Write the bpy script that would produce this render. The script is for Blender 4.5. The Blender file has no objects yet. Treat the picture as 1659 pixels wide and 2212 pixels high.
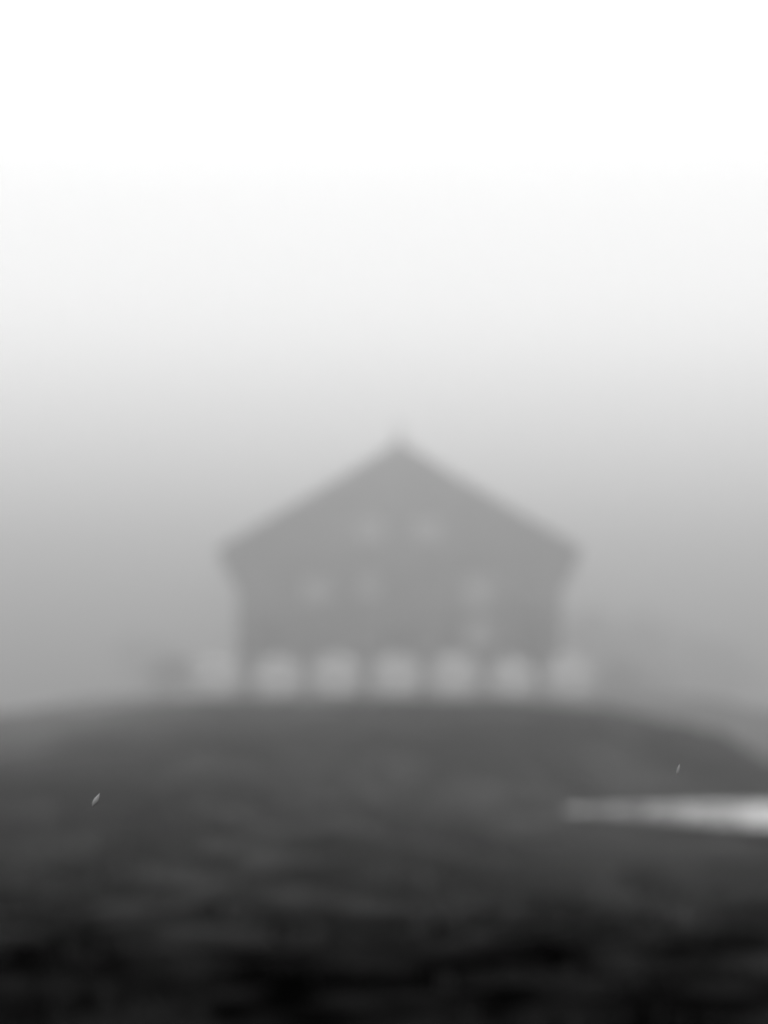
import bpy, math, random
from mathutils import Vector, noise
random.seed(7)
S=bpy.context.scene
S.view_settings.view_transform='Standard'
S.view_settings.look='None'
S.view_settings.exposure=0
H=1.5      # eye height

# ---------------- helpers
def mat(name, col, rough=0.9, var=0.3, scale=3.0, bump=0.0, spec=0.2):
    m=bpy.data.materials.new(name); m.use_nodes=True
    nt=m.node_tree; b=nt.nodes['Principled BSDF']
    b.inputs['Roughness'].default_value=rough
    b.inputs['Specular IOR Level'].default_value=spec
    tc=nt.nodes.new('ShaderNodeTexCoord')
    n=nt.nodes.new('ShaderNodeTexNoise'); n.inputs['Scale'].default_value=scale
    n.inputs['Detail'].default_value=6
    nt.links.new(tc.outputs['Object'],n.inputs['Vector'])
    r=nt.nodes.new('ShaderNodeValToRGB')
    lo=col*(1-var); hi=col*(1+var)
    r.color_ramp.elements[0].position=0.35; r.color_ramp.elements[0].color=(lo,lo,lo,1)
    r.color_ramp.elements[1].position=0.65; r.color_ramp.elements[1].color=(hi,hi,hi,1)
    nt.links.new(n.outputs['Fac'],r.inputs['Fac'])
    nt.links.new(r.outputs['Color'],b.inputs['Base Color'])
    if bump:
        bp=nt.nodes.new('ShaderNodeBump'); bp.inputs['Strength'].default_value=bump
        nt.links.new(n.outputs['Fac'],bp.inputs['Height']); nt.links.new(bp.outputs['Normal'],b.inputs['Normal'])
    return m
def mesh_obj(name, v, f, m=None, parent=None, smooth=False):
    me=bpy.data.meshes.new(name); me.from_pydata(v,[],f); me.update()
    o=bpy.data.objects.new(name,me); S.collection.objects.link(o)
    if m: me.materials.append(m)
    if smooth:
        for p in me.polygons: p.use_smooth=True
    if parent: o.parent=parent
    return o
def empty(name, loc):
    o=bpy.data.objects.new(name,None); o.location=loc; S.collection.objects.link(o); return o
def boxes(name, lst, m, parent=None):
    v=[];f=[]
    for (x0,x1,y0,y1,z0,z1) in lst:
        b=len(v)
        v+=[(x0,y0,z0),(x1,y0,z0),(x1,y1,z0),(x0,y1,z0),(x0,y0,z1),(x1,y0,z1),(x1,y1,z1),(x0,y1,z1)]
        f+=[tuple(b+i for i in q) for q in [(0,3,2,1),(4,5,6,7),(0,1,5,4),(1,2,6,5),(2,3,7,6),(3,0,4,7)]]
    return mesh_obj(name,v,f,m,parent)
def interp(t,pts):
    if t<=pts[0][0]: return pts[0][1]
    for (a,va),(b,vb) in zip(pts,pts[1:]):
        if t<=b:
            u=(t-a)/(b-a); u=u*u*(3-2*u)
            return va+(vb-va)*u
    return pts[-1][1]

# ---------------- terrain
def terrain(x,y):
    crest=interp(x,[(-60,0.4),(-14,0.75),(-7,1.15),(-3.2,1.41),(1.8,1.42),(3.4,1.28),(4.7,1.05),(6.2,0.42),(9,0.1),(60,-0.6)])
    s=interp(x,[(-7,0.6),(0,1)])
    q=25+(y-25)*s if y>25 else y
    prof=interp(q,[(25,0.0),(38,0.36),(46,0.66),(54,1.0)])
    d=math.hypot(x-0.5,(y-118)*0.6)
    knoll=interp(d,[(0,1.43),(9.5,1.40),(17,0.3),(30,-1.5),(80,-3)])
    w=interp(q,[(54,0),(68,1)])
    z=crest*prof*(1-w)+knoll*w
    if y>200: z=z+(-5-z)*interp(y,[(200,0),(420,1)])
    e=math.hypot((x-9.0)/9.6,(y-41)/(7.2 if y>41 else 22))
    if e<1.2:
        k=interp(e,[(0.72,1.0),(1.2,0.0)])
        z=z*(1-k)+(-0.08)*k
    amp=0.045 if y<60 else 0.05
    z+=amp*noise.noise(Vector((x*0.5,y*0.35,0)))+ (0.05*noise.noise(Vector((x*2.1,y*1.6,4))) if y<40 else 0)
    return z
def axis(parts):
    out=[]
    for a,b,n in parts:
        out+=[a+(b-a)*i/n for i in range(n)]
    out.append(parts[-1][1]); return out
xs=axis([(-2500,-400,8),(-400,-60,14),(-60,-14,20),(-14,14,150),(14,60,20),(60,400,14),(400,2500,8)])
ys=axis([(-400,-20,8),(-20,8,14),(8,60,210),(60,140,80),(140,500,40),(500,3500,15)])
v=[(x,y,terrain(x,y)) for y in ys for x in xs]
nx=len(xs)
f=[(j*nx+i,j*nx+i+1,(j+1)*nx+i+1,(j+1)*nx+i) for j in range(len(ys)-1) for i in range(nx-1)]
gm=bpy.data.materials.new('field_soil_and_grass'); gm.use_nodes=True
nt=gm.node_tree; b=nt.nodes['Principled BSDF']; b.inputs['Roughness'].default_value=1; b.inputs['Specular IOR Level'].default_value=0.0
tc=nt.nodes.new('ShaderNodeTexCoord')
mp=nt.nodes.new('ShaderNodeMapping'); mp.inputs['Scale'].default_value=(1.6,0.8,1)
nt.links.new(tc.outputs['Object'],mp.inputs['Vector'])
n1=nt.nodes.new('ShaderNodeTexNoise'); n1.inputs['Scale'].default_value=0.8; n1.inputs['Detail'].default_value=5
nt.links.new(mp.outputs[0],n1.inputs['Vector'])
n2=nt.nodes.new('ShaderNodeTexNoise'); n2.inputs['Scale'].default_value=0.6; n2.inputs['Detail'].default_value=4
nt.links.new(tc.outputs['Object'],n2.inputs['Vector'])
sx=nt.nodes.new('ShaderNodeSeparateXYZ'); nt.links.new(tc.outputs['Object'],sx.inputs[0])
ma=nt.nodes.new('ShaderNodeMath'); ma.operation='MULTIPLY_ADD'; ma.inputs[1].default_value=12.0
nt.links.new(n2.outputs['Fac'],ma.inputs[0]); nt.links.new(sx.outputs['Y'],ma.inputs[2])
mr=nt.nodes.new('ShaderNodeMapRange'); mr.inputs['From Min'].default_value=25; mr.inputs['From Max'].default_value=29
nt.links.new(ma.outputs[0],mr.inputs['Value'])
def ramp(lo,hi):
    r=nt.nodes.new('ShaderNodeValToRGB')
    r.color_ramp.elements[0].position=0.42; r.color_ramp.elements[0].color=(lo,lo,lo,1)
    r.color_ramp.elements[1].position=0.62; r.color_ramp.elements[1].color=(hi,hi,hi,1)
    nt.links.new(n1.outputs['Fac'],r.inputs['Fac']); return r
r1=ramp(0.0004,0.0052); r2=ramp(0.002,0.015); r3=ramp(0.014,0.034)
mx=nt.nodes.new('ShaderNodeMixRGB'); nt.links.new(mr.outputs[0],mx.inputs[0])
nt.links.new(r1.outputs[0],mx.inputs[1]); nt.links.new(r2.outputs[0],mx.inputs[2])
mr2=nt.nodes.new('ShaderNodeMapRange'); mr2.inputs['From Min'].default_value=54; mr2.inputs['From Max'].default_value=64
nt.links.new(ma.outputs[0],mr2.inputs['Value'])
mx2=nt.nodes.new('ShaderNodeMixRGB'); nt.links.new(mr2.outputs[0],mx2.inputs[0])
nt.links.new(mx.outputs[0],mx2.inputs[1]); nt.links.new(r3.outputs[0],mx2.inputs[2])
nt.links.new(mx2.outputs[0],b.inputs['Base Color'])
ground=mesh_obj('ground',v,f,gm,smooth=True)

# ---------------- pond
pv=[(9,41,0.06)];pf=[]
N=96
for i in range(N):
    a=2*math.pi*i/N
    k=1+0.05*math.sin(3*a+1)+0.04*math.sin(5*a)
    pv.append((9+6.8*k*math.cos(a),41+5.2*k*math.sin(a),0.06))
for i in range(N): pf.append((0,1+i,1+(i+1)%N))
pm=bpy.data.materials.new('pond_water'); pm.use_nodes=True
nt=pm.node_tree; b=nt.nodes['Principled BSDF']
b.inputs['Base Color'].default_value=(0.16,0.16,0.16,1); b.inputs['Roughness'].default_value=0.3; b.inputs['IOR'].default_value=1.33
b.inputs['Specular IOR Level'].default_value=0.55
n=nt.nodes.new('ShaderNodeTexNoise'); n.inputs['Scale'].default_value=3; tc=nt.nodes.new('ShaderNodeTexCoord')
nt.links.new(tc.outputs['Object'],n.inputs['Vector'])
bp=nt.nodes.new('ShaderNodeBump'); bp.inputs['Strength'].default_value=0.3; bp.inputs['Distance'].default_value=0.05
nt.links.new(n.outputs['Fac'],bp.inputs['Height']); nt.links.new(bp.outputs['Normal'],b.inputs['Normal'])
mesh_obj('pond',pv,pf,pm)
mv=[];mf=[]
rm=random.Random(3)
for i in range(400):
    x=2.2+abs(rm.gauss(0,1.0)); y=41+rm.uniform(-3.6,3.6)
    if math.hypot((x-9)/6.7,(y-41)/5.0)>1: continue
    r=rm.uniform(.03,.09); s=len(mv); n=8; z=0.066+rm.uniform(0,.01)
    for j in range(n):
        a=2*math.pi*j/n; mv.append((x+r*math.cos(a)*rm.uniform(.6,1.2),y+2*r*math.sin(a),z))
    mf.append(tuple(range(s,s+n)))
mesh_obj('pond_weed',mv,mf,mat('pond_weed_leaves',0.03,spec=0))

# ---------------- grass
gv=[];gf=[]
for i in range(20000):
    y=random.uniform(11,60); x=random.uniform(-0.16*y-1,0.16*y+1)
    if noise.noise(Vector((x*0.6,y*0.4,9)))<0.02: continue
    if math.hypot((x-9)/7.6,(y-41)/6.5)<1: continue
    if y<20 and random.random()<.5: continue
    z=terrain(x,y)-0.01
    h=random.uniform(0.04,0.16)*(1.0 if y<40 else 0.8)
    if x>1 and 25<y<38: h*=.4
    for k in range(3):
        a=random.uniform(0,6.28); w=0.012; lx=random.uniform(-.05,.05); ly=random.uniform(-.05,.05)
        b0=len(gv); dx=math.cos(a)*w; dy=math.sin(a)*w
        gv+=[(x-dx,y-dy,z),(x+dx,y+dy,z),(x+lx,y+ly,z+h)]; gf.append((b0,b0+1,b0+2))
        x+=random.uniform(-.04,.04)
grm=mat('grass_blades',0.009,var=0.95,scale=1.3,spec=0)
mesh_obj('grass',gv,gf,grm)

# ---------------- house
house=empty('farmhouse',(0.55,122,1.42))
wallm=mat('painted_siding',0.05,var=0.85,scale=0.7)
roofm=mat('roof_shingles',0.03,var=0.6,scale=.8)
trimm=mat('trim_paint',0.05,var=0.1)
W=5.8; D=9.0; EH=5.35; PH=8.8
v=[(-W,0,0),(W,0,0),(W,D,0),(-W,D,0),(-W,0,EH),(W,0,EH),(W,D,EH),(-W,D,EH),(0,0,PH),(0,D,PH)]
f=[(0,1,5,8,4),(2,3,7,9,6),(1,2,6,5),(3,0,4,7),(0,3,2,1)]
mesh_obj('walls',v,f,wallm,house)
sid=[]
k=0.25
while k<PH-0.5:
    hw=W-0.15 if k<EH-0.2 else max(0,(PH-k-0.15)/(PH-EH)*W-0.3)
    if hw>0.2: sid.append((-hw,hw,-0.02,-0.001,k,k+0.03))
    k+=0.28
boxes('siding_courses',sid,trimm,house)
def slab(sgn):
    ex=6.5; ez=EH-(ex-W)*(PH-EH)/W+0.42; t=0.34; y0=-0.7; y1=D+0.7
    pk=PH+0.36
    pts=[(0,pk),(sgn*3.2,pk-3.2/ex*(pk-ez)-0.04),(sgn*ex,ez)]
    v=[];f=[]
    for y in (y0,y1):
        for (x,z) in pts: v.append((x,y,z))
        for (x,z) in pts: v.append((x,y,z-t))
    f=[(0,1,7,6),(1,2,8,7),(3,9,10,4),(4,10,11,5),(0,3,4,1),(1,4,5,2),(6,7,10,9),(7,8,11,10),(2,5,11,8),(0,6,9,3)]
    return v,f
for s,nm in ((-1,'roof_slope_west'),(1,'roof_slope_east')):
    v,f=slab(s); mesh_obj(nm,v,f,roofm,house)
for s in (-1,1):
    v=[];f=[]
    for y in (-0.05,D+0.05):
        v+=[(s*(W+0.01),y,3.7),(s*6.4,y,4.75),(s*6.4,y,5.15),(s*(W+0.01),y,5.3)]
    f=[(0,1,2,3),(4,7,6,5),(0,4,5,1),(1,5,6,2),(2,6,7,3),(3,7,4,0)]
    mesh_obj('soffit',v,f,trimm,house)
boxes('corner_boards',[(-W-.03,-W+.35,-.06,-.022,0,EH-.3),(W-.35,W+.03,-.06,-.022,0,EH-.3)],wallm,house)
boxes('ridge_cap',[(-.18,.18,-0.72,D+.72,PH+.28,PH+.42)],roofm,house)
boxes('finial',[(-.05,.05,-.5,-.38,PH+.42,PH+.9),(-.1,.1,-.56,-.32,PH+.902,PH+1.0)],trimm,house)
glass=mat('window_glass',0.22,rough=0.3,var=0.1,spec=0.4)
wins=[(-1.05,6.0,.95,.9),(1.0,6.0,.95,.9),(-3.0,3.85,1.0,.95),(-1.1,3.95,.8,.8),(2.85,3.8,1.05,1.2),(2.85,2.3,1.0,1.0)]
for i,(cx,cz,w,h) in enumerate(wins):
    boxes('window_pane_%d'%(i+1),[(cx-w/2,cx+w/2,-.035,-.025,cz-h/2,cz+h/2)],glass,house)
    boxes('window_frame_%d'%(i+1),[(cx-w/2-.1,cx-w/2,-.07,-.022,cz-h/2,cz+h/2),(cx+w/2,cx+w/2+.1,-.07,-.022,cz-h/2,cz+h/2),
      (cx-w/2-.14,cx+w/2+.14,-.08,-.022,cz+h/2,cz+h/2+.12),(cx-w/2-.14,cx+w/2+.14,-.1,-.022,cz-h/2-.1,cz-h/2),
      (cx-.03,cx+.03,-.06,-.036,cz-h/2,cz+h/2)],trimm,house)
dark=mat('door_wood',0.005,spec=0)
boxes('door',[(-.5,.5,-.05,-.022,0.1,2.15)],dark,house)
boxes('shutters',[(-5.2,-4.3,-.06,-.022,1.4,2.9),(4.3,5.3,-.06,-.022,1.3,3.0)],dark,house)

# ---------------- wrapped round hay bales
balem=mat('bale_wrap',0.36,rough=0.8,var=0.2,scale=4,bump=0.3)
for i,px in enumerate([468,600,728,857,982,1106,1230]):
    cx=(px-830)/60.0*0.955
    r=random.uniform(0.72,0.84) if 0<i<6 else 0.78
    v=[];f=[];n=40
    prof=[(-.62,0.0),(-.62,r*.5),(-.61,r*.85),(-.5,r),(-.2,r*1.01),(.2,r*1.01),(.5,r),(.61,r*.85),(.62,0)]
    for (yy,rr) in prof:
        for j in range(n):
            a=2*math.pi*j/n
            q=rr*(1+0.04*noise.noise(Vector((math.cos(a)*2,math.sin(a)*2,i*3+yy))))
            zz=q*math.sin(a); zz=max(zz,-r*.9)
            v.append((q*math.cos(a),yy,zz+r*.9))
    for p in range(len(prof)-1):
        for j in range(n):
            f.append((p*n+j,p*n+(j+1)%n,(p+1)*n+(j+1)%n,(p+1)*n+j))
    o=mesh_obj('hay_bale',v,f,balem,smooth=True)
    o.location=(cx,116.5+random.uniform(-.2,.2),1.3); o.rotation_euler[2]=random.uniform(-.12,.12)

# ---------------- shrubs and trees
leafm=mat('foliage',0.05,var=0.4,scale=1.5); barkm=mat('bark',0.04)
def plant(name,x,y,rx,h,trunk=0.0,n=2200,leaf=0.11,seed=0,zz0=None):
    rnd=random.Random(seed); z0=terrain(x,y)
    root=empty(name,(x,y,z0))
    tv=[];tf=[]
    def limb(a,b,ra,rb):
        a=Vector(a);b=Vector(b);d=(b-a).normalized(); u=d.orthogonal().normalized(); w=d.cross(u)
        s=len(tv)
        for (c,r) in ((a,ra),(b,rb)):
            for k in range(7):
                t=2*math.pi*k/7; p=c+u*math.cos(t)*r+w*math.sin(t)*r; tv.append(tuple(p))
        for k in range(7): tf.append((s+k,s+(k+1)%7,s+7+(k+1)%7,s+7+k))
    top=max(trunk,h*.35)
    limb((0,0,-.1),(0.05,0,top),.035*h,.022*h)
    cl=[]
    for k in range(16):
        a=rnd.uniform(0,6.28); q=rnd.uniform(.2,.85); zz=rnd.uniform(trunk+0.1*h,h*.92)
        sh=math.sqrt(max(.1,1-((zz-trunk)/(h-trunk))**2*.8))
        c=Vector((math.cos(a)*q*rx*sh,math.sin(a)*q*rx*sh,zz)); cl.append((c,rnd.uniform(.22,.42)*rx))
        limb((0.03,0,top*rnd.uniform(.4,1)),c,.014*h,.004*h)
    mesh_obj('trunk_and_limbs',tv,tf,barkm,root)
    v=[];f=[]
    for k in range(n):
        c,r=rnd.choice(cl)
        p=c+Vector((rnd.gauss(0,.5),rnd.gauss(0,.5),rnd.gauss(0,.42)))*r
        p.z=max(p.z,.03)
        a=Vector((rnd.gauss(0,1),rnd.gauss(0,1),rnd.gauss(0,1))).normalized(); bb=a.orthogonal().normalized()
        l=leaf*rnd.uniform(.6,1.4); s=len(v)
        v+=[tuple(p-a*l),tuple(p+bb*l*.55),tuple(p+a*l),tuple(p-bb*l*.55)]; f.append((s,s+1,s+2,s+3))
    mesh_obj('leaves',v,f,leafm,root)
plant('shrub',-9.1,145,1.5,2.9,seed=1,n=1500)
plant('shrub',9.6,145,1.6,3.3,seed=2,n=1500)
plant('shrub',12.0,158,1.8,4.2,seed=4,n=1500)
plant('tree',13.2,215,3.4,9.5,trunk=2.8,n=3500,leaf=.2,seed=5)
plant('tree',18.0,230,4.2,10,trunk=2.7,n=3500,leaf=.2,seed=6)
plant('tree',24.5,250,4.2,9.5,trunk=2.7,n=3500,leaf=.2,seed=8)
plant('tree',-17,250,3.8,9,trunk=2.7,n=3500,leaf=.2,seed=7)

# ---------------- falling drops of rain close to the camera
dm=bpy.data.materials.new('rain_water'); dm.use_nodes=True
b=dm.node_tree.nodes['Principled BSDF']; b.inputs['Base Color'].default_value=(.13,.13,.13,1); b.inputs['Roughness'].default_value=.6
b.inputs['Specular IOR Level'].default_value=.1
def drop(x,y,z,w,l,tilt):
    v=[];f=[];n=12;m=10
    for i in range(m+1):
        t=i/m; r=w*math.sin(math.pi*t**0.8)
        for j in range(n):
            a=2*math.pi*j/n; v.append((r*math.cos(a),r*math.sin(a),(t-.5)*l))
    for i in range(m):
        for j in range(n): f.append((i*n+j,i*n+(j+1)%n,(i+1)*n+(j+1)%n,(i+1)*n+j))
    o=mesh_obj('raindrop',v,f,dm,smooth=True); o.location=(x,y,z); o.rotation_euler=(0,tilt,0)
drop(-.254,3,1.407,.0022,.014,.5)
drop(.260,3,1.434,.0013,.011,.25)

# ---------------- fog
bpy.ops.mesh.primitive_cube_add(size=1)
fog=bpy.context.object; fog.name='fog'
fog.scale=(1000,1000,36); fog.location=(0,520,4)
fm=bpy.data.materials.new('fog_volume'); fm.use_nodes=True
nt=fm.node_tree; nt.nodes.clear()
out=nt.nodes.new('ShaderNodeOutputMaterial'); vs=nt.nodes.new('ShaderNodeVolumeScatter')
vs.inputs['Density'].default_value=0.0122; vs.inputs['Anisotropy'].default_value=0.83
vs.inputs['Color'].default_value=(1,1,1,1)
nt.links.new(vs.outputs[0],out.inputs['Volume'])
fog.data.materials.append(fm)

# ---------------- sky
w=bpy.data.worlds.new('World'); S.world=w; w.use_nodes=True
nt=w.node_tree; bg=nt.nodes['Background']
sky=nt.nodes.new('ShaderNodeTexSky'); sky.sky_type='NISHITA'; sky.sun_disc=False
sky.sun_elevation=math.radians(50); sky.sun_rotation=math.radians(0)
bw=nt.nodes.new('ShaderNodeRGBToBW'); nt.links.new(sky.outputs[0],bw.inputs[0])
ml=nt.nodes.new('ShaderNodeMath'); ml.operation='MULTIPLY'; ml.inputs[1].default_value=0.01
nt.links.new(bw.outputs[0],ml.inputs[0])
tc=nt.nodes.new('ShaderNodeTexCoord'); sp=nt.nodes.new('ShaderNodeSeparateXYZ'); nt.links.new(tc.outputs['Generated'],sp.inputs[0])
mr=nt.nodes.new('ShaderNodeMapRange'); mr.inputs['From Min'].default_value=0; mr.inputs['From Max'].default_value=0.6
nt.links.new(sp.outputs['Z'],mr.inputs['Value'])
r=nt.nodes.new('ShaderNodeValToRGB'); cr=r.color_ramp
cr.interpolation='EASE'
K=4.0
pts=[(0,.28),(.035,1.0),(.06,2.0),(.095,1.75),(.15,1.15),(.20,1.15),(.30,2.4),(.5,3.1)]
while len(cr.elements)<len(pts): cr.elements.new(.5)
for e,(p,c) in zip(cr.elements,pts): e.position=p/.6; e.color=(c/K,c/K,c/K,1)
nt.links.new(mr.outputs[0],r.inputs['Fac'])
bm=nt.nodes.new('ShaderNodeMath'); bm.operation='MULTIPLY_ADD'; bm.inputs[1].default_value=K
nt.links.new(r.outputs[0],bm.inputs[0]); nt.links.new(ml.outputs[0],bm.inputs[2])
nt.links.new(bm.outputs[0],bg.inputs['Color']); bg.inputs['Strength'].default_value=1.0

sl=bpy.data.lights.new('sun','SUN'); sl.energy=0.5; sl.angle=math.radians(30)
so=bpy.data.objects.new('sun',sl); S.collection.objects.link(so)
so.rotation_euler=(math.radians(-40),0,0)

# ---------------- camera
cd=bpy.data.cameras.new('camera'); cam=bpy.data.objects.new('camera',cd); S.collection.objects.link(cam)
cam.location=(0,0,H); cam.rotation_euler=(math.radians(90)+math.atan(394/7320),0,0)
cd.sensor_fit='HORIZONTAL'; cd.sensor_width=36; cd.lens=7320/1659*36
cd.clip_start=0.05; cd.clip_end=6000
cd.dof.use_dof=True; cd.dof.focus_distance=3.0; cd.dof.aperture_fstop=6.2
S.camera=cam
